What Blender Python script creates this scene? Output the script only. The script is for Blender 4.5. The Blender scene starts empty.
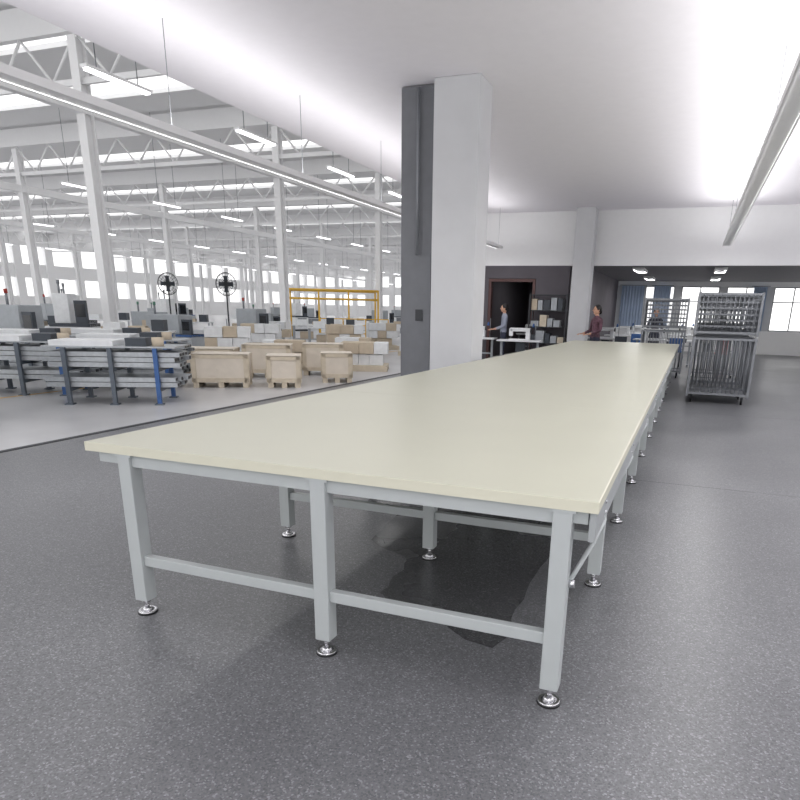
import bpy, bmesh, math, random
from mathutils import Matrix, Vector
random.seed(4)
sc=bpy.context.scene
col=sc.collection
try:
    sc.view_settings.view_transform='Standard'
    sc.view_settings.look='None'
except Exception: pass

# ------------------------------------------------------------ materials
def s2l(c): return tuple(((x/255)/12.92 if x/255<=.04045 else ((x/255+.055)/1.055)**2.4) for x in c)
MATS={}
def mat(name,rgb,rough=.6,metal=0,var=.06,scale=8,emit=0,spec=None):
    if name in MATS: return MATS[name]
    m=bpy.data.materials.new(name);m.use_nodes=True
    nt=m.node_tree;b=nt.nodes['Principled BSDF']
    c=s2l(rgb)
    n=nt.nodes.new('ShaderNodeTexNoise');n.inputs['Scale'].default_value=scale;n.inputs['Detail'].default_value=4
    tc=nt.nodes.new('ShaderNodeTexCoord');nt.links.new(tc.outputs['Object'],n.inputs['Vector'])
    r=nt.nodes.new('ShaderNodeValToRGB')
    r.color_ramp.elements[0].position=.3;r.color_ramp.elements[1].position=.7
    r.color_ramp.elements[0].color=(*[x*(1-var) for x in c],1);r.color_ramp.elements[1].color=(*[min(1,x*(1+var)) for x in c],1)
    nt.links.new(n.outputs['Fac'],r.inputs['Fac']);nt.links.new(r.outputs['Color'],b.inputs['Base Color'])
    b.inputs['Roughness'].default_value=rough;b.inputs['Metallic'].default_value=metal
    if spec is not None: b.inputs['Specular IOR Level'].default_value=spec
    if emit:
        b.inputs['Emission Color'].default_value=(*c,1);b.inputs['Emission Strength'].default_value=emit
    MATS[name]=m;return m
cream=mat('cream_laminate',(196,196,179),.38,0,.015,2,spec=.4)
edge=mat('pvc_edge',(216,214,196),.45,0,.01)
greyp=mat('grey_powdercoat',(184,189,190),.38,.0,.02)
greyd=mat('grey_apron_steel',(168,172,174),.4,.1,.05,14)
chrome=mat('chrome',(215,215,218),.18,1,.02)
rubber=mat('black_rubber',(30,30,32),.7)
dark=mat('dark_metal',(52,54,58),.5,.2)
white=mat('white_paint',(240,240,241),.7,0,.01)
lilac=mat('ceiling_paint',(246,243,249),.8,0,.01)
colgrey=mat('column_paint',(206,207,210),.6,0,.03,3)
pangrey=mat('dark_grey_panel',(112,114,119),.6,0,.05)
steel=mat('galvanised_steel',(172,176,180),.4,.55,.1,20)
steel2=mat('rack_steel',(134,137,142),.45,.3,.06)
wood=mat('pale_plywood',(216,206,192),.7,0,.05,5)
wood2=mat('pine_batten',(204,192,172),.7,0,.08,9)
card=mat('cardboard',(196,182,162),.85,0,.06)
blue=mat('blue_paint',(56,94,150),.5)
postg=mat('cart_frame_grey',(92,100,110),.5,.1)
yellow=mat('yellow_paint',(226,180,66),.5)
machg=mat('machine_grey',(166,171,176),.5)
machd=mat('machine_dark',(62,68,76),.5)
brown=mat('red_brown_door',(84,54,52),.5)
wallD=mat('dark_wall_paint',(94,90,96),.8,0,.08,2)
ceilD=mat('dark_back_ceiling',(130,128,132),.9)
fab=mat('blue_curtain',(168,184,208),.9,0,.08,3)
foil=mat('white_sheet',(226,228,230),.5)
tube=mat('tube_light',(250,250,255),.5,emit=4)
glassd=mat('dark_screen',(22,26,32),.15)
red=mat('red_plastic',(170,60,50),.5)
green=mat('green_paint',(96,140,120),.5)
def floormat(name,zone):
    m=bpy.data.materials.new(name);m.use_nodes=True;nt=m.node_tree;b=nt.nodes['Principled BSDF']
    N=lambda t:nt.nodes.new(t);L=nt.links.new
    g=N('ShaderNodeNewGeometry')
    def ramp(inp,els):
        r=N('ShaderNodeValToRGB');cr=r.color_ramp
        cr.elements[0].position=els[0][0];cr.elements[0].color=(*els[0][1],1)
        cr.elements[1].position=els[-1][0];cr.elements[1].color=(*els[-1][1],1)
        for p,c in els[1:-1]:
            e=cr.elements.new(p);e.color=(*c,1)
        L(inp,r.inputs['Fac']);return r.outputs['Color']
    n1=N('ShaderNodeTexNoise');n1.inputs['Scale'].default_value=.9;n1.inputs['Detail'].default_value=4;n1.inputs['Roughness'].default_value=.5;L(g.outputs['Position'],n1.inputs['Vector'])
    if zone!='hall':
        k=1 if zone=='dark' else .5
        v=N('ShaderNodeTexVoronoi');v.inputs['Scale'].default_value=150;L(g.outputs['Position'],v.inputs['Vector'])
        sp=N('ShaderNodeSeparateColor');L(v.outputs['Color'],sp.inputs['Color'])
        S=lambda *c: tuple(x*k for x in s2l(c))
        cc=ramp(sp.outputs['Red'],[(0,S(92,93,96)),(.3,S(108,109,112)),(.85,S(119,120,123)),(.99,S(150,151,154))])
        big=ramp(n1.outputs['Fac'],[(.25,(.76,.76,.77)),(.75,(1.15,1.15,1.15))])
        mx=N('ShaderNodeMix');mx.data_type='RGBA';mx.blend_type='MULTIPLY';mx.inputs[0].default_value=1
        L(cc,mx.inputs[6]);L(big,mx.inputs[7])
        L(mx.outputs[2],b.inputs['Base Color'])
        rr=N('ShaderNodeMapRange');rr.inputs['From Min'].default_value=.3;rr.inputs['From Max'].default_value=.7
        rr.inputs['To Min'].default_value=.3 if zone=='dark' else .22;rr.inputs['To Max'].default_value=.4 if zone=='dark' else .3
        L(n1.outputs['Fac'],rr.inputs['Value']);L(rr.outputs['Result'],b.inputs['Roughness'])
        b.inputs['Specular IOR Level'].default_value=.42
    else:
        cc=ramp(n1.outputs['Fac'],[(.3,s2l((176,176,178))),(.7,s2l((196,196,198)))])
        L(cc,b.inputs['Base Color']);b.inputs['Roughness'].default_value=.28
    return m
terr=floormat('grey_terrazzo','dark');hallf=floormat('light_epoxy_floor','hall');patchm=floormat('dark_reflection_terrazzo','patch')  # patch material: dark reflection put into the floor colour

# ------------------------------------------------------------ mesh builder
class MB:
    def __init__(s): s.bm=bmesh.new();s.mats=[]
    def mi(s,m):
        if m not in s.mats: s.mats.append(m)
        return s.mats.index(m)
    def _fin(s,verts,m,M):
        if M is not None: bmesh.ops.transform(s.bm,matrix=M,verts=verts)
        i=s.mi(m);fs=set()
        for v in verts:
            for f in v.link_faces: fs.add(f)
        for f in fs: f.material_index=i
        return fs
    def box(s,a,b,m,rot=None,bev=0):
        r=bmesh.ops.create_cube(s.bm,size=1);vs=r['verts']
        c=Vector([(a[i]+b[i])/2 for i in range(3)]);d=[abs(b[i]-a[i]) for i in range(3)]
        M=Matrix.Translation(c)@(rot.to_4x4() if rot else Matrix.Identity(4))@Matrix.Diagonal((*d,1))
        s._fin(vs,m,M)
        if bev:
            es={e for v in vs for e in v.link_edges}
            bmesh.ops.bevel(s.bm,geom=list(es),offset=bev,segments=2,affect='EDGES',profile=.5,material=s.mi(m))
    def cyl(s,p,q,r,m,r2=None,seg=12):
        p=Vector(p);q=Vector(q);d=q-p
        o=bmesh.ops.create_cone(s.bm,cap_ends=True,segments=seg,radius1=r,radius2=r if r2 is None else r2,depth=d.length)
        M=Matrix.Translation((p+q)/2)@d.to_track_quat('Z','Y').to_matrix().to_4x4()
        fs=s._fin(o['verts'],m,M)
        for f in fs:
            if len(f.verts)==4: f.smooth=True
    def sph(s,c,r,m,sc=(1,1,1),seg=16):
        o=bmesh.ops.create_uvsphere(s.bm,u_segments=seg,v_segments=seg//2+2,radius=r)
        fs=s._fin(o['verts'],m,Matrix.Translation(c)@Matrix.Diagonal((*sc,1)))
        for f in fs:f.smooth=True
    def tor(s,c,R,r,m,axis='Y',seg=24):
        pts=[]
        for i in range(seg):
            t=2*math.pi*i/seg
            pts.append(Vector(c)+(Vector((math.cos(t)*R,0,math.sin(t)*R)) if axis=='Y' else Vector((math.cos(t)*R,math.sin(t)*R,0))))
        for i in range(seg): s.cyl(pts[i],pts[(i+1)%seg],r,m,seg=6)
    def mesh(s,name):
        me=bpy.data.meshes.new(name);s.bm.normal_update();s.bm.to_mesh(me);s.bm.free()
        for m in s.mats: me.materials.append(m)
        return me
def put(name,me,loc=(0,0,0),rz=0,parent=None,scale=1):
    o=bpy.data.objects.new(name,me);col.objects.link(o);o.location=loc;o.rotation_euler=(0,0,rz)
    o.scale=(scale,)*3 if not isinstance(scale,tuple) else scale
    if parent: o.parent=parent
    return o
def empty(name,loc=(0,0,0),rz=0):
    o=bpy.data.objects.new(name,None);col.objects.link(o);o.location=loc;o.rotation_euler=(0,0,rz);return o

# ------------------------------------------------------------ camera
cyaw,cpit,crol=.35505,.30377,.02312
f,cx,cy=642.0,439.65,511.26
F=Vector((-math.sin(cyaw)*math.cos(cpit),math.cos(cyaw)*math.cos(cpit),-math.sin(cpit)))
R0=Vector((math.cos(cyaw),math.sin(cyaw),0));U0=R0.cross(F)
R=math.cos(crol)*R0+math.sin(crol)*U0;U=math.cos(crol)*U0-math.sin(crol)*R0
cam=bpy.data.cameras.new('camera');co=bpy.data.objects.new('camera',cam);col.objects.link(co)
co.matrix_world=Matrix(((R[0],U[0],-F[0],0),(R[1],U[1],-F[1],0),(R[2],U[2],-F[2],1.5),(0,0,0,1)))
cam.sensor_width=36;cam.lens=36*f/800;cam.shift_x=(400-cx)/800;cam.shift_y=(cy-400)/800;cam.clip_end=500
sc.camera=co

# ------------------------------------------------------------ cutting table
T=empty('cutting_table')
xl,xr,yf,ye,zu,zt=-2.633,-.229,2.225,16.3,.825,.868
m=MB()
n=6;step=(ye-yf)/n
for i in range(n):
    m.box((xl,yf+i*step+(.0015 if i else 0),zu),(xr,yf+(i+1)*step,zt),cream,bev=.003)
put('table_top',m.mesh('table_top'),parent=T)
m=MB()
m.box((xl-.002,yf-.003,zu-.001),(xr+.002,yf+.0005,zt-.002),edge);m.box((xr-.0005,yf,zu-.001),(xr+.003,ye,zt-.002),edge);m.box((xl-.003,yf,zu-.001),(xl+.0005,ye,zt-.002),edge)
put('pvc_edge_band',m.mesh('pvc_edge_band'),parent=T)
LX=(-.352,-1.371,-2.41);y1=2.262;dy=1.27
m=MB()
ax0,ax1=xl+.05,xr-.003
m.box((ax0,yf+.025,zu-.055),(ax1-.03,yf+.06,zu-.001),greyp,bev=.003)
m.box((ax1-.025,yf+.012,zu-.115),(ax1,ye-.03,zu-.001),greyd,bev=.003)
m.box((ax0,yf+.06,zu-.055),(ax0+.03,ye-.03,zu),greyd)
m.box((ax0,ye-.06,zu-.055),(ax1,ye-.03,zu),greyp)
m.box((LX[1]-.03,yf+.06,zu-.05),(LX[1]+.03,ye-.06,zu),greyp)
for i in range(11):
    yy=yf+.3+i*1.27
    for z in (zu-.035,zu-.08): m.cyl((ax1-.001,yy,z),(ax1+.004,yy,z),.008,chrome,seg=8)
for x in (LX[0]-.1,LX[1]-.07,LX[1]+.07,LX[2]+.1):
    m.cyl((x,yf+.018,zu-.028),(x,yf+.026,zu-.028),.008,chrome,seg=8)
put('support_frame',m.mesh('support_frame'),parent=T)
def leg():
    m=MB();w=.036
    m.box((-w,-w,.075),(w,w,zu-.001),greyp,bev=.004)
    m.box((-w-.012,-w-.002,zu-.012),(w+.012,w+.002,zu-.001),greyp)
    m.cyl((0,0,.018),(0,0,.08),.011,chrome);m.cyl((0,0,.06),(0,0,.072),.02,chrome,seg=6)
    m.cyl((0,0,.0),(0,0,.009),.048,rubber,seg=24);m.cyl((0,0,.009),(0,0,.016),.048,chrome,r2=.042,seg=24)
    m.cyl((0,0,.016),(0,0,.032),.032,chrome,r2=.014,seg=20)
    return m.mesh('leg')
lm=leg();k=0
rows=[y1+i*dy for i in range(11)]+[ye-.06-.02]
for y in rows:
    for x in LX:
        k+=1;put('leg_%d'%k,lm,(x,y,0),parent=T)
m=MB()
for y in rows:
    for a,b in ((LX[2],LX[1]),(LX[1],LX[0])):
        m.box((a+.036,y-.02,.265),(b-.036,y+.02,.315),greyp,bev=.003)
        m.box((a+.036,y-.02,zu-.06),(b-.036,y+.02,zu-.002),greyp)
put('stretchers',m.mesh('stretchers'),parent=T)
m=MB()
for y in rows[:-1]:
    x=LX[0]+.045
    m.cyl((x-.01,y+.02,.52),(x+.055,y+.12,.66),.0095,greyp,seg=10)
    m.cyl((x+.055,y+.12,.66),(x+.075,y+.27,.715),.0095,greyp,seg=10)
    m.sph((x+.055,y+.12,.66),.011,greyp,seg=10)
    m.cyl((x-.012,y+.02,.52),(x+.012,y+.02,.52),.016,chrome,seg=10)
    m.box((x+.064,y+.25,.70),(x+.078,y+.30,.745),greyp)
put('folding_brackets',m.mesh('folding_brackets'),parent=T)

# ------------------------------------------------------------ floors / shell
def slab(name,a,b,mt):
    m=MB();m.box(a,b,mt);return put(name,m.mesh(name))
slab('floor',(-6.5,-5,-.1),(6,34,0),terr)
slab('floor_hall',(-72,-5,-.1),(-6.5,122,0),hallf)
slab('trim_1',(-6.56,-5,-.005),(-6.48,120,.006),dark)
m=MB();m.box((-10.23,-5,0),(-10.17,120,.002),yellow)
put('trim_2',m.mesh('aisle_line'))
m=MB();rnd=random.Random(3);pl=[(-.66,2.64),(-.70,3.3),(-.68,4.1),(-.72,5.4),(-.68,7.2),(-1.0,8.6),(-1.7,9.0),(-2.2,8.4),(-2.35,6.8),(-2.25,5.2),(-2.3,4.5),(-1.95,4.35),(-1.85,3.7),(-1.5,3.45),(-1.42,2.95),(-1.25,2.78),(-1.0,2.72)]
def cr(pts,k=6):
    out=[];n_=len(pts)
    for i in range(n_):
        p=[Vector((*pts[(i+j-1)%n_],0)) for j in range(4)]
        for s_ in range(k):
            t=s_/k
            q=.5*((2*p[1])+(-p[0]+p[2])*t+(2*p[0]-5*p[1]+4*p[2]-p[3])*t*t+(-p[0]+3*p[1]-3*p[2]+p[3])*t**3)
            out.append((q.x+rnd.uniform(-.02,.02),q.y+rnd.uniform(-.02,.02)))
    return out
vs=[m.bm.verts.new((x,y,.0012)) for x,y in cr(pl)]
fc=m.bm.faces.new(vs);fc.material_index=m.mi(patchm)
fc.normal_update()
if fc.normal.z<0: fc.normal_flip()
put('floor_reflection_patch',m.mesh('floor_reflection_patch'))  # dark reflection below the table, painted as a darker, smoother floor patch
m=MB()
for y in (6.2,11.2): m.box((-6.48,y-.002,0),(6,y+.002,.0006),dark)
put('trim_3',m.mesh('floor_joints'))
slab('ceiling',(-6.5,-5,4.2),(6,19.5,4.45),lilac)
slab('wall_bulkhead',(-6.5,19.5,2.78),(6,19.7,4.2),white)
m=MB()
m.box((6,-5,0),(6.2,34,1),white);m.box((6,-5,2.9),(6.2,34,4.45),white)
for y in range(-5,34,4): m.box((6,y,1),(6.2,y+1.2,2.9),white)
put('wall_right',m.mesh('wall_right'))
slab('ceiling_back_room',(-6.5,19.7,2.9),(6,34,3.0),ceilD)
m=MB()
m.box((-3.3,31,0),(6,31.2,.95),white);m.box((-3.3,31,2.7),(6,31.2,2.9),white)
for x in (-3.3,-2.4,-.9,.9,2.7,4.5): m.box((x,31,.95),(x+.28,31.2,2.7),colgrey)
put('wall_back',m.mesh('wall_back'))
m=MB();wx=[(-3.02,-2.4),(-2.12,-.9),(-.62,.9),(1.18,2.7),(2.98,4.5)]
for a,b in wx:
    mid=(a+b)/2
    for x in (a+.02,mid,b-.02): m.box((x-.02,31.05,.95),(x+.02,31.1,2.7),steel2)
    for z in (.97,2.1,2.68): m.box((a,31.05,z-.02),(b,31.1,z+.02),steel2)
put('window_1',m.mesh('window_frames'))
def curtain(w,h):
    m=MB();n=28;bm=m.bm;prev=None;i0=m.mi(fab)
    for i in range(n+1):
        x=w*i/n;y=.045*math.sin(i*1.7)
        a=bm.verts.new((x,y,0));b=bm.verts.new((x,y*.6,h))
        if prev:
            fc=bm.faces.new((prev[0],a,b,prev[1]));fc.smooth=True;fc.material_index=i0
        prev=(a,b)
    m.cyl((-.1,0,h+.02),(w+.1,0,h+.02),.015,steel2)
    return m.mesh('curtain')
put('curtain',curtain(.95,1.75),(-3.1,30.85,.95));put('curtain',curtain(.7,1.75),(-1.75,30.85,.95));put('curtain',curtain(.5,1.75),(2.2,30.85,.95))
slab('wall_partition',(-6.5,19.5,0),(-5.84,19.7,2.78),wallD)
slab('wall_partition',(-4.41,19.5,0),(-3.45,19.7,2.78),wallD)
slab('wall_partition',(-5.84,19.5,2.43),(-4.41,19.7,2.78),wallD)
m=MB()
m.box((-5.83,19.49,0),(-5.75,19.71,2.42),brown);m.box((-4.50,19.49,0),(-4.42,19.71,2.42),brown);m.box((-5.75,19.49,2.34),(-4.50,19.71,2.42),brown)
put('door_1',m.mesh('door_frame'))
slab('wall_back_room_side',(-6.5,19.7,0),(-6.4,34,2.9),wallD)
slab('wall_back_room_divider',(-3.45,19.7,0),(-3.3,31.2,2.9),wallD)
slab('wall_back_store',(-6.5,27,0),(-3.45,27.2,2.9),wallD)
m=MB()
for (z0,z1) in ((0,2),(4,5.5),(7.5,9)): m.box((-72,120,z0),(-6.5,120.3,z1),white)
for i in range(17): m.box((-72+i*4,119.8,0),(-71+i*4,120.4,8.99),white)
put('wall_hall_end',m.mesh('wall_hall_end'))
m=MB()
for (z0,z1) in ((0,2),(4,5.5),(7.5,9)): m.box((-72.3,-5,z0),(-72,120,z1),white)
for i in range(31): m.box((-72.4,-5+i*4,0.01),(-71.8,-4+i*4,8.99),white)
put('wall_left',m.mesh('wall_left'))
slab('wall_hall_side',(-6.6,34,0),(-6.4,120,9),white)
slab('wall_hall_upper',(-6.6,-5,4.45),(-6.4,34,9),white)
m=MB()
for i in range(28): m.box((-72,-5+i*4.5,9),(-6.4,-5+i*4.5+3.0,9.15),white)
put('ceiling_hall',m.mesh('ceiling_hall'))
m=MB()
ys=[6+9*i for i in range(13)];xs=[-16,-30,-44,-58]
for y in ys:
    m.box((-72,y-.1,8.2),(-6.6,y+.1,8.9),white)
    m.box((-72,y-.05,7.0),(-6.6,y+.05,7.15),white)
    for j in range(32):
        x=-71+j*2;m.cyl((x,y,7.1),(x+1,y,8.2),.04,white,seg=6);m.cyl((x+1,y,8.2),(x+2,y,7.1),.04,white,seg=6)
for x in xs:
    m.box((x-.12,-5,6.3),(x+.12,119,6.6),white)
put('roof_trusses',m.mesh('roof_trusses'))
m=MB()
for x in xs:
    for y in ys:
        m.box((x-.14,y-.16,0),(x+.14,y-.13,8.1),white);m.box((x-.14,y+.13,0),(x+.14,y+.16,8.1),white);m.box((x-.025,y-.13,0),(x+.025,y+.13,8.1),white)
        m.box((x-.16,y-.18,0),(x+.16,y+.18,.9),white)
put('hall_columns',m.mesh('hall_columns'))
m=MB()
for x in (-11,-22,-35,-50):
    for i in range(26):
        y=6+i*4.4
        m.box((x-.08,y,5.6),(x+.08,y+1.6,5.65),white);m.box((x-.06,y+.05,5.56),(x+.06,y+1.55,5.6),tube)
        m.cyl((x,y+.3,5.65),(x,y+.3,9),.01,steel2,seg=5);m.cyl((x,y+1.3,5.65),(x,y+1.3,9),.01,steel2,seg=5)
put('hanging_strip_lights',m.mesh('hanging_strip_lights'))

# bay columns
def bcol(h):
    m=MB();m.box((-.3,-.25,0),(.3,.25,h),colgrey,bev=.012);m.box((-.315,-.265,0),(.315,.265,.12),pangrey);return m.mesh('concrete_column')
cm=bcol(4.2)
put('concrete_column',cm,(-3.02,8.66,0));put('concrete_column',cm,(-3.03,19.15,0),scale=(.85,1,1))
m=MB();m.box((-3.84,8.6,0),(-3.345,8.72,4.19),pangrey,bev=.01)
m.box((-3.80,8.575,.1),(-3.39,8.6,2.2),pangrey);m.box((-3.6,8.56,1.35),(-3.5,8.6,1.5),dark)
m.cyl((-3.58,8.55,2.2),(-3.58,8.55,4.15),.02,steel2)
put('switchgear_panel',m.mesh('switchgear_panel'))

# ceiling lights (bay pendants added for brightness, then back-room panels)
def area(o,loc,w,l,e,up=False,c=(1,.99,.98)):
    ld=bpy.data.lights.new('lamp','AREA');ld.shape='RECTANGLE';ld.size=w;ld.size_y=l;ld.energy=e;ld.color=c
    lo=bpy.data.objects.new('lamp',ld);col.objects.link(lo);lo.parent=o;lo.location=loc
    if up: lo.rotation_euler=(math.pi,0,0)
def added_pendant(x,z,y0,y1,down,up):  # unseen hanging strips, added to brighten the bay ceiling and tabletop
    L=y1-y0;m=MB()
    m.box((-.08,-L/2,-.02),(.08,L/2,.02),white)
    m.box((-.1,-L/2,-.035),(-.08,L/2,.035),white);m.box((.08,-L/2,-.035),(.1,L/2,.035),white)
    n_=int(L/2.5)
    for i in range(n_+1): m.cyl((0,-L/2+.1+i*(L-.2)/n_,.02),(0,-L/2+.1+i*(L-.2)/n_,4.2-z),.004,steel2,seg=5)
    o=put('added_strip_light',m.mesh('added_strip_housing'),(x,(y0+y1)/2,z))
    area(o,(0,0,-.026),.14,L-.1,down);area(o,(0,0,.026),.14,L-.1,up,True)
added_pendant(-5.3,3.2,-4,18.6,120,110)
added_pendant(.55,3.2,-4,18.6,140,210)
added_pendant(3.8,3.2,-4,18.6,90,190)
def lum(x,y,z,w,l,e):
    m=MB();t=.03
    m.box((-w/2-t,-l/2-t,0),(-w/2,l/2+t,.07),white);m.box((w/2,-l/2-t,0),(w/2+t,l/2+t,.07),white)
    m.box((-w/2,-l/2-t,0),(w/2,-l/2,.07),white);m.box((-w/2,l/2,0),(w/2,l/2+t,.07),white)
    m.box((-w/2,-l/2,.04),(w/2,l/2,.07),white)
    o=put('ceiling_light_panel',m.mesh('light_housing'),(x,y,z-.07));area(o,(0,0,.03),w*.98,l*.98,e)
for x,y in ((-1.8,23),(.6,23),(-1.8,28),(.6,28)): lum(x,y,2.9,.3,1.6,34)
lum(-5,23,2.9,.3,1.2,14)

# ------------------------------------------------------------ right-hand racks
def rack(w,d,bars):
    m=MB()
    def tier(z0,z1,nb):
        for x in (0,w):
            for y in (0,d): m.box((x-.02,y-.02,z0),(x+.02,y+.02,z1),steel2)
        for z in (z0+.05,z1-.03):
            for y in (0,d): m.box((0,y-.018,z-.018),(w,y+.018,z+.018),steel2)
            for x in (0,w): m.box((x-.018,0,z-.018),(x+.018,d,z+.018),steel2)
        for i in range(1,nb):
            x=w*i/nb
            for y in (0,d): m.cyl((x,y,z0+.05),(x,y,z1-.03),.007,steel2,seg=6)
        nn=int(d/(w/nb))
        for i in range(1,nn):
            y=d*i/nn
            for x in (0,w): m.cyl((x,y,z0+.05),(x,y,z1-.03),.007,steel2,seg=6)
    tier(.12,1.15,bars);tier(1.18,1.9,bars)
    m.box((.02,.02,.15),(w-.02,d-.02,.17),steel2);m.box((.02,.02,1.2),(w-.02,d-.02,1.22),steel2)
    for z in (1.32,1.42,1.52,1.62,1.72,1.82): m.box((.03,.06,z),(w-.03,d-.06,z+.03),steel2)
    for x in (.08,w-.08):
        for y in (.08,d-.08):
            m.cyl((x-.015,y,.05),(x+.015,y,.05),.05,rubber);m.box((x-.02,y-.02,.08),(x+.02,y+.02,.13),dark)
    return m.mesh('cage_trolley')
rm=rack(1.0,.9,14)
for p in ((.06,12.6),(.06,13.8),(.06,15.0)): put('steel_cage_trolley',rm,(*p,0))
put('steel_cage_trolley',rm,(-1.15,17.3,0));put('steel_cage_trolley',rm,(.1,17.3,0))

# ------------------------------------------------------------ sewing stations
def sewing():
    m=MB()
    m.box((-.6,-.28,.72),(.6,.28,.76),foil,bev=.005)
    for x in (-.5,.5):
        m.box((x-.03,-.03,.05),(x+.03,.03,.72),machg);m.box((x-.03,-.28,0),(x+.03,.28,.05),machg)
    m.box((-.5,.0,.3),(.5,.03,.34),machg)
    m.box((-.3,-.08,.76),(.28,.08,.79),foil);m.box((.16,-.07,.79),(.28,.07,1.0),foil,bev=.02)
    m.box((-.28,-.05,.98),(.28,.05,1.08),foil,bev=.02);m.box((-.3,-.05,.86),(-.2,.05,1.06),foil,bev=.015)
    m.cyl((-.25,0,.79),(-.25,0,.87),.006,chrome);m.cyl((.28,0,1.02),(.32,0,1.02),.06,dark)
    m.cyl((.4,.15,.76),(.4,.15,1.3),.01,steel2);m.cyl((.34,.15,1.1),(.34,.15,1.2),.04,blue,r2=.02)
    m.box((-.1,-.05,.45),(.15,.15,.7),machd)
    return m.mesh('sewing_workstation')
sm=sewing()
for p in ((-2.6,22),(-1.1,22.2),(.5,22),(-2.4,25.5),(-.7,25.4),(1,25.6),(-2,28.6),(-.3,28.6)): put('sewing_workstation',sm,(*p,0),rz=random.uniform(-.1,.1))
def stool(c):
    m=MB();m.box((-.19,-.19,.44),(.19,.19,.48),c,bev=.01)
    for x in (-.16,.16):
        for y in (-.16,.16): m.cyl((x,y,0),(x,y,.44),.015,dark,seg=8)
    m.box((-.18,.16,.48),(.18,.19,.85),c,bev=.01);return m.mesh('chair')
for p,c in (((-2.0,21.2),machd),((-.4,21.3),blue),((.9,21.2),red),((-1.8,24.6),blue)): put('work_chair',stool(c),(*p,0),rz=math.pi)
def shelf():
    m=MB()
    for x in (0,1.05):
        for y in (0,.4): m.box((x-.02,y-.02,0),(x+.02,y+.02,2.0),dark)
    cs=(card,machg,machg,blue,wood2,machd)
    for z in (.2,.65,1.1,1.55,1.97):
        m.box((0,0,z-.015),(1.05,.4,z+.01),dark)
        if z<1.9:
            x=.04
            while x<.85:
                w=random.uniform(.12,.25);m.box((x,.05,z+.01),(x+w,.35,z+.01+random.uniform(.15,.34)),random.choice(cs));x+=w+.03
    return m.mesh('storage_shelf')
put('storage_shelf',shelf(),(-4.42,18.95,0));put('storage_shelf',shelf(),(-5.3,25.5,0));put('sewing_workstation',sm,(-5.3,23.5,0),rz=.3)
for p in ((-5.9,18.6),(-4.4,17.9)): put('sewing_workstation',sm,(*p,0),rz=.1)

# ------------------------------------------------------------ hall contents
def crate(w,d,h):
    m=MB();t=.015
    m.box((-w/2,-d/2,.1),(w/2,d/2,h-.02),wood)
    for x in (-w/2+.06,0,w/2-.06): m.box((x-.05,-d/2,0),(x+.05,d/2,.1),wood2)
    for s_ in (-1,1):
        for x in (-w/2+.04,w/2-.04): m.box((x-.04,s_*d/2-t,.1),(x+.04,s_*d/2+t,h),wood2)
        for z in (.14,h-.04): m.box((-w/2,s_*d/2-t,z-.04),(w/2,s_*d/2+t,z+.04),wood2)
        for y in (-d/2+.04,d/2-.04): m.box((s_*w/2-t,y-.04,.1),(s_*w/2+t,y+.04,h),wood2)
    m.box((-w/2-t,-d/2-t,h-.02),(w/2+t,d/2+t,h),wood)
    return m.mesh('wooden_crate')
for x,y,w,d,h,r in ((-8.42,10.42,1.02,.8,.62,.55),(-7.42,11.02,.62,.8,.6,.55),(-6.98,12.3,.62,.7,.6,.55),(-9.9,11.8,1.2,.8,.6,.5),(-8.75,12.4,1.0,.8,.7,.5),(-8.0,13.5,.9,.8,.7,.5),(-12.6,12.2,1.2,.8,.7,.5)):
    put('wooden_crate',crate(w,d,h),(x,y,0),rz=r)
def boxes(n,seed,c1=card,c2=foil):
    rnd=random.Random(seed);m=MB()
    m.box((-.6,-.5,.1),(.6,.5,.14),wood2)
    for y in (-.45,0,.45): m.box((-.6,y-.05,0),(.6,y+.05,.1),wood2)
    for z in range(n):
        x=-.55
        while x<.35:
            w=rnd.uniform(.25,.45);m.box((x,-.4+rnd.uniform(0,.1),.14+z*.28),(min(x+w,.6),.4,.14+z*.28+.265),rnd.choice((c1,c2,c2)));x+=w+.01
    return m.mesh('carton_pallet')
for i,(x,y,n_) in enumerate(((-7.7,15,2),(-9.6,14.4,2),(-11.4,14.4,3),(-9.0,17,2),(-12.6,17.5,3),(-10.6,19.2,3),(-8.8,21,2),(-14.4,20.8,3),(-11.2,23.3,3),(-16.7,17.8,3))):
    put('carton_pallet',boxes(n_,i),(x,y,0),rz=.4+.1*(i%3))
def profiles(L,n,lay):
    m=MB()
    for x in (-L/2+.3,0,L/2-.3):
        for y in (-.42,.42): m.box((x-.03,y-.03,.0),(x+.03,y+.03,.85),postg if x<.5 else blue)
        for z in (.2,.5): m.box((x-.03,-.42,z),(x+.03,.42,z+.06),postg)
        m.box((x-.06,-.5,0),(x+.06,-.36,.02),postg);m.box((x-.06,.36,0),(x+.06,.5,.02),postg)
    rnd=random.Random(n)
    for z0,ly in ((.26,2),(.56,3)):
        for k in range(ly):
            for j in range(n):
                y=-.36+j*.74/n;o=rnd.uniform(-.06,.06)
                m.box((-L/2+o,y,z0+k*.078),(L/2+o,y+.64/n,z0+k*.078+.068),steel)
                m.box((L/2+o-.001,y+.012,z0+k*.078+.012),(L/2+o+.002,y+.6/n-.012,z0+k*.078+.055),dark)
    m.box((-L/2,-.44,.85),(L/2,.44,.87),steel);m.box((-L/2+.1,-.4,.87),(L/2-.9,.3,.95),foil)
    m.box((L/2-.75,-.3,.87),(L/2-.45,.1,.99),machd);m.cyl((L/2-.3,-.2,.87),(L/2-.3,-.2,1.0),.09,card)
    return m.mesh('profile_cart')
pm=profiles(1.9,4,3)
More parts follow.
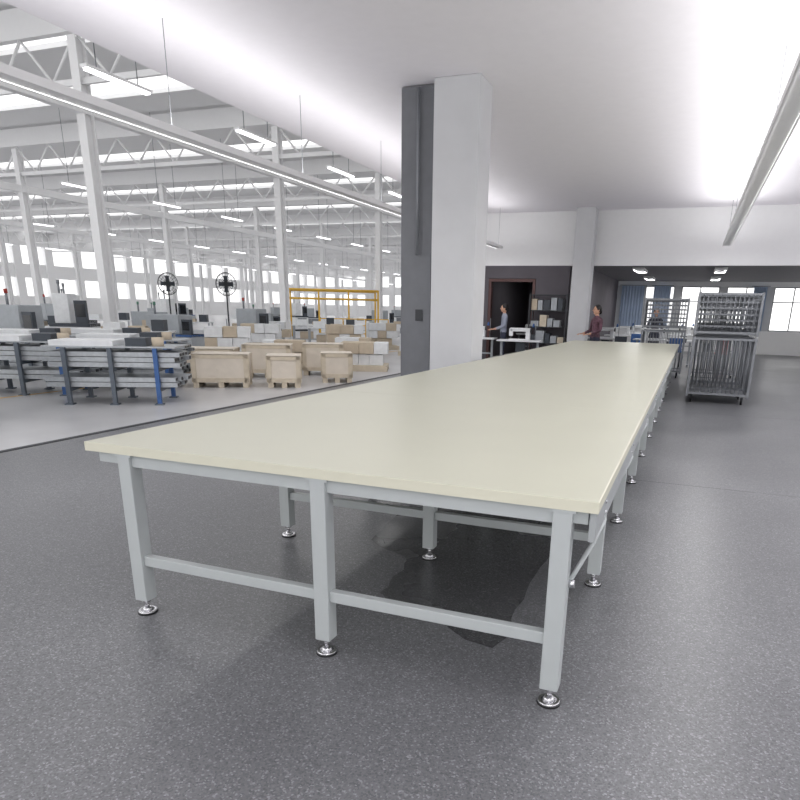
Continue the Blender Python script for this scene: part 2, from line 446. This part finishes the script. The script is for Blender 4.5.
for x,y,r in ((-8.35,7.9,.5),(-10.4,8.0,.45),(-9.7,9.55,.5),(-12.2,9.6,.4),(-9.4,5.4,.3),(-12.2,6.6,.3),(-11.6,11.0,.5),(-15,8.6,.4),(-14.6,6.2,.3)): put('metal_profile_cart',pm,(x,y,0),rz=r)
def machine(k):
    m=MB();w=(1.4,1.0,1.8)[k];h=(1.4,1.7,1.2)[k];c=(foil,foil,machg)[k]
    m.box((-w/2,-.4,.1),(w/2,.4,h*.55),c,bev=.02);m.box((-w/2+.05,-.35,0),(w/2-.05,.35,.1),dark)
    m.box((-w/2+.1,-.3,h*.55),(w/2-.5,.3,h),machg if k!=1 else c,bev=.02)
    m.box((w/2-.35,-.35,h*.55),(w/2-.05,-.25,h*.9),machd);m.box((w/2-.32,-.355,h*.65),(w/2-.08,-.35,h*.85),glassd)
    m.box((-w/2,-.41,h*.5),(w/2,.41,h*.55),blue if k==2 else machd)
    m.box((-w/2+.15,-.405,.3),(w/2-.15,-.4,h*.47),steel2);m.cyl((0,-.43,h*.35),(0,-.43,h*.45),.012,chrome)
    m.cyl((-w/2+.2,0,h),(-w/2+.2,0,h+.3),.03,steel2);m.cyl((-w/2+.2,0,h+.25),(-w/2+.2,0,h+.35),.04,(red,steel2,green)[k])
    return m.mesh('processing_machine')
mm=[machine(k) for k in range(3)]
for i,(x,y) in enumerate(((-14.3,11),(-15.8,13.6),(-14.2,15.6),(-13.8,19),(-18.6,16),(-18.8,19.6),(-20.8,17.6),(-21,23),(-17.6,25),(-24,20),(-26,28),(-11.3,29),(-17.5,36.5),(-27,23),(-18,44.5),(-12,44),(-24,37.5),(-32,34),(-27,44),(-13.5,52),(-22,55),(-34,50),(-13,60),(-40,45),(-28,62),(-17.5,10.5),(-20.5,13),(-23.5,15.2),(-9.6,28),(-9.2,36))):
    put('processing_machine',mm[i%3],(x,y,0),rz=random.choice((0,.5,1.2)))
def bench():
    m=MB();m.box((-.9,-.4,.78),(.9,.4,.82),foil)
    for x in (-.85,.85):
        for y in (-.35,.35): m.box((x-.025,y-.025,0),(x+.025,y+.025,.78),machg)
    m.box((-.85,-.35,.25),(.85,.35,.28),machg)
    m.box((-.7,-.2,.82),(-.3,.2,1.02),foil);m.box((-.1,-.25,.82),(.3,.1,.94),card);m.box((.45,-.2,.82),(.75,.2,1.1),machd)
    m.box((-.6,-.25,.28),(-.1,.25,.55),card);m.box((.1,-.25,.28),(.6,.25,.5),foil)
    return m.mesh('packing_bench')
bm_=bench()
for x,y in ((-13.4,13.3),(-17.6,13.8),(-12.0,21),(-14.2,23.4),(-19.3,22),(-22.5,21),(-10.2,25),(-13.2,29),(-18,34.4),(-23,30.5),(-10.8,33),(-12,38)): put('packing_bench',bm_,(x,y,0),rz=.5)
def fan():
    m=MB();m.cyl((0,0,0),(0,0,.05),.3,dark,seg=20);m.cyl((0,0,.05),(0,0,2.0),.025,dark)
    m.cyl((0,.12,2.1),(0,-.06,2.1),.09,dark)
    for r in (.12,.22,.3): m.tor((0,-.1,2.1),r,.006,dark)
    m.tor((0,0.02,2.1),.33,.012,dark)
    for i in range(20):
        t=i*math.pi/10;m.cyl((.05*math.cos(t),-.12,2.1+.05*math.sin(t)),(.33*math.cos(t),-.06,2.1+.33*math.sin(t)),.005,dark,seg=5)
    for i in range(4):
        t=i*math.pi/2;m.box((-.03+.15*math.cos(t),-.05,2.1+.15*math.sin(t)-.06),(.03+.15*math.cos(t),-.03,2.1+.15*math.sin(t)+.06),machd,rot=Matrix.Rotation(-t+math.pi/2,3,'Y')@Matrix.Rotation(.4,3,'Z')@Matrix.Diagonal((2.0,1,1.4)))
    return m.mesh('pedestal_fan')
fm=fan()
for x,y in ((-13.3,16.9),(-15.6,17.0)): put('pedestal_fan',fm,(x,y,0),rz=.6,scale=(.9,.9,1))
m=MB();P0=Vector((-18.7,28.4,0));P1=Vector((-14.9,30.6,0))
for i in range(4):
    p=P0.lerp(P1,i/3);m.cyl(p,p+Vector((0,0,2.35)),.045,yellow,seg=8)
for z in (1.9,2.32): m.cyl(P0+Vector((0,0,z)),P1+Vector((0,0,z)),.05,yellow,seg=8)
B_=Vector((-1,1.7,0))
for p in (P0,P1):
    m.cyl(p+B_,p+B_+Vector((0,0,2.35)),.045,yellow);m.cyl(p+Vector((0,0,2.32)),p+B_+Vector((0,0,2.32)),.05,yellow)
m.cyl(P0+B_+Vector((0,0,2.32)),P1+B_+Vector((0,0,2.32)),.05,yellow)
put('yellow_crane_frame',m.mesh('yellow_crane_frame'))
def rail(L):
    m=MB()
    n_=int(L/1.0)
    for i in range(n_+1): m.box((i*L/n_-.025,-.025,0),(i*L/n_+.025,.025,1.05),yellow)
    for z in (.4,.75,1.03): m.box((0,-.015,z-.02),(L,.015,z+.02),yellow)
    return m.mesh('safety_railing')
put('yellow_safety_railing',rail(3),(-15.4,25.8,0),rz=.5)

# ------------------------------------------------------------ person
def skin_mesh(verts,edges,rad,sub=2):
    me=bpy.data.meshes.new('t');me.from_pydata(verts,edges,[]);o=bpy.data.objects.new('t',me);col.objects.link(o)
    md=o.modifiers.new('s','SKIN');md.use_smooth_shade=True
    for i,r in enumerate(rad): me.skin_vertices[0].data[i].radius=(r,r) if not isinstance(r,tuple) else r
    me.skin_vertices[0].data[0].use_root=True
    o.modifiers.new('b','SUBSURF').levels=sub
    dg=bpy.context.evaluated_depsgraph_get();nm=bpy.data.meshes.new_from_object(o.evaluated_get(dg))
    bpy.data.objects.remove(o);return nm
skin=mat('skin',(205,160,135),.6,0,.03);hairm=mat('black_hair',(28,24,24),.5);trous=mat('navy_trousers',(48,52,70),.8);shirt=mat('plaid_shirt',(96,66,78),.8,0,.6,14);shoe=mat('black_shoes',(25,25,28),.5)
shirt2=mat('pale_shirt',(150,156,172),.8);shirt3=mat('dark_jacket',(58,60,74),.8)
eye=mat('eye_dark',(20,16,14),.2);lip=mat('lips',(170,95,90),.5)
def person(shirt):
    V=[(0,0,.95),(0,0,1.08),(0,.02,1.25),(0,.02,1.38),(0,.01,1.46),(0,-.005,1.54)]
    r=[(.15,.11),(.125,.095),(.155,.105),(.13,.085),(.052,.052),(.05,.05)]
    E=[(0,1),(1,2),(2,3),(3,4),(4,5)]
    for s_ in (-1,1):
        b=len(V);V+=[(s_*.10,0,.88),(s_*.115,-.02,.5),(s_*.12,.02,.1),(s_*.125,-.10,.045)];r+=[.09,.06,.042,.035];E+=[(0,b),(b,b+1),(b+1,b+2),(b+2,b+3)]
        b=len(V);V+=[(s_*.19,.02,1.37),(s_*.23,0,1.12),(s_*.16,-.22,1.04),(s_*.15,-.28,1.03)];r+=[.058,.045,.032,.026];E+=[(3,b),(b,b+1),(b+1,b+2),(b+2,b+3)]
    body=skin_mesh(V,E,r)
    m=MB();m.bm.from_mesh(body);bm=m.bm
    z0=min(v.co.z for v in bm.verts)
    bmesh.ops.translate(bm,vec=(0,0,-z0),verts=bm.verts)
    ids=[m.mi(x) for x in (skin,shirt,trous,shoe)]
    for fc in bm.faces:
        c=fc.calc_center_median();fc.smooth=True
        if c.y<-.225 and c.z>.9: i=0
        elif c.z>1.45: i=0
        elif c.z>.93: i=1
        elif c.z>.1: i=2
        else: i=3
        fc.material_index=ids[i]
    for s_ in (-1,1):
        m.sph((s_*.15,-.325,1.025-z0),.04,skin,(.95,1.25,.42),12)
        def addf(P,r_):
            fm_=skin_mesh([(a_,b_,c_-z0) for a_,b_,c_ in P],[(i,i+1) for i in range(len(P)-1)],r_,1)
            a=len(bm.faces);bm.from_mesh(fm_);bm.faces.ensure_lookup_table()
            for fc in bm.faces[a:]: fc.material_index=ids[0];fc.smooth=True
        for j,(L,o) in enumerate(((.062,-.028),(.075,-.01),(.07,.009),(.055,.027))):
            x=s_*.15+o
            addf([(x,-.34,1.025),(x,-.365-.2*L,1.024),(x,-.365-.65*L,1.012),(x,-.365-L,.995)],[.009,.009,.008,.007])
        x=s_*.15-s_*.03
        addf([(x+s_*.01,-.31,1.022),(x-s_*.015,-.335,1.018),(x-s_*.028,-.36,1.008)],[.01,.01,.008])
    hz=1.61-z0
    m.sph((0,-.01,hz),.1,skin,(.78,.95,1.15),20);m.sph((0,-.04,hz-.055),.06,skin,(.9,.9,.9),14)
    m.cyl((0,-.1,hz+.01),(0,-.122,hz-.02),.008,skin,r2=.014,seg=8)
    for s_ in (-1,1):
        m.sph((s_*.03,-.094,hz+.012),.011,eye,(1.2,.6,.7),10);m.sph((s_*.079,0,hz-.005),.028,skin,(.35,.7,1.1),10)
        m.box((s_*.03-.014,-.104,hz+.034),(s_*.03+.014,-.092,hz+.039),hairm)
    m.sph((0,-.093,hz-.052),.02,lip,(1,.5,.35),10)
    m.sph((0,.018,hz+.03),.108,hairm,(.84,.95,1.0),20);m.sph((0,.1,hz-.03),.05,hairm,(1,.8,1.4),12)
    return m.mesh('person')
put('person',person(shirt),(-2.30,17.35,0),rz=-.9)
put('person',person(shirt3),(-1.15,23.1,0),rz=.1)
put('person',person(shirt2),(-5.15,18.9,0),rz=-1.2)

# ------------------------------------------------------------ world
w=bpy.data.worlds.new('world');sc.world=w;w.use_nodes=True
w.node_tree.nodes['Background'].inputs[0].default_value=(1,.995,.995,1);w.node_tree.nodes['Background'].inputs[1].default_value=1.65
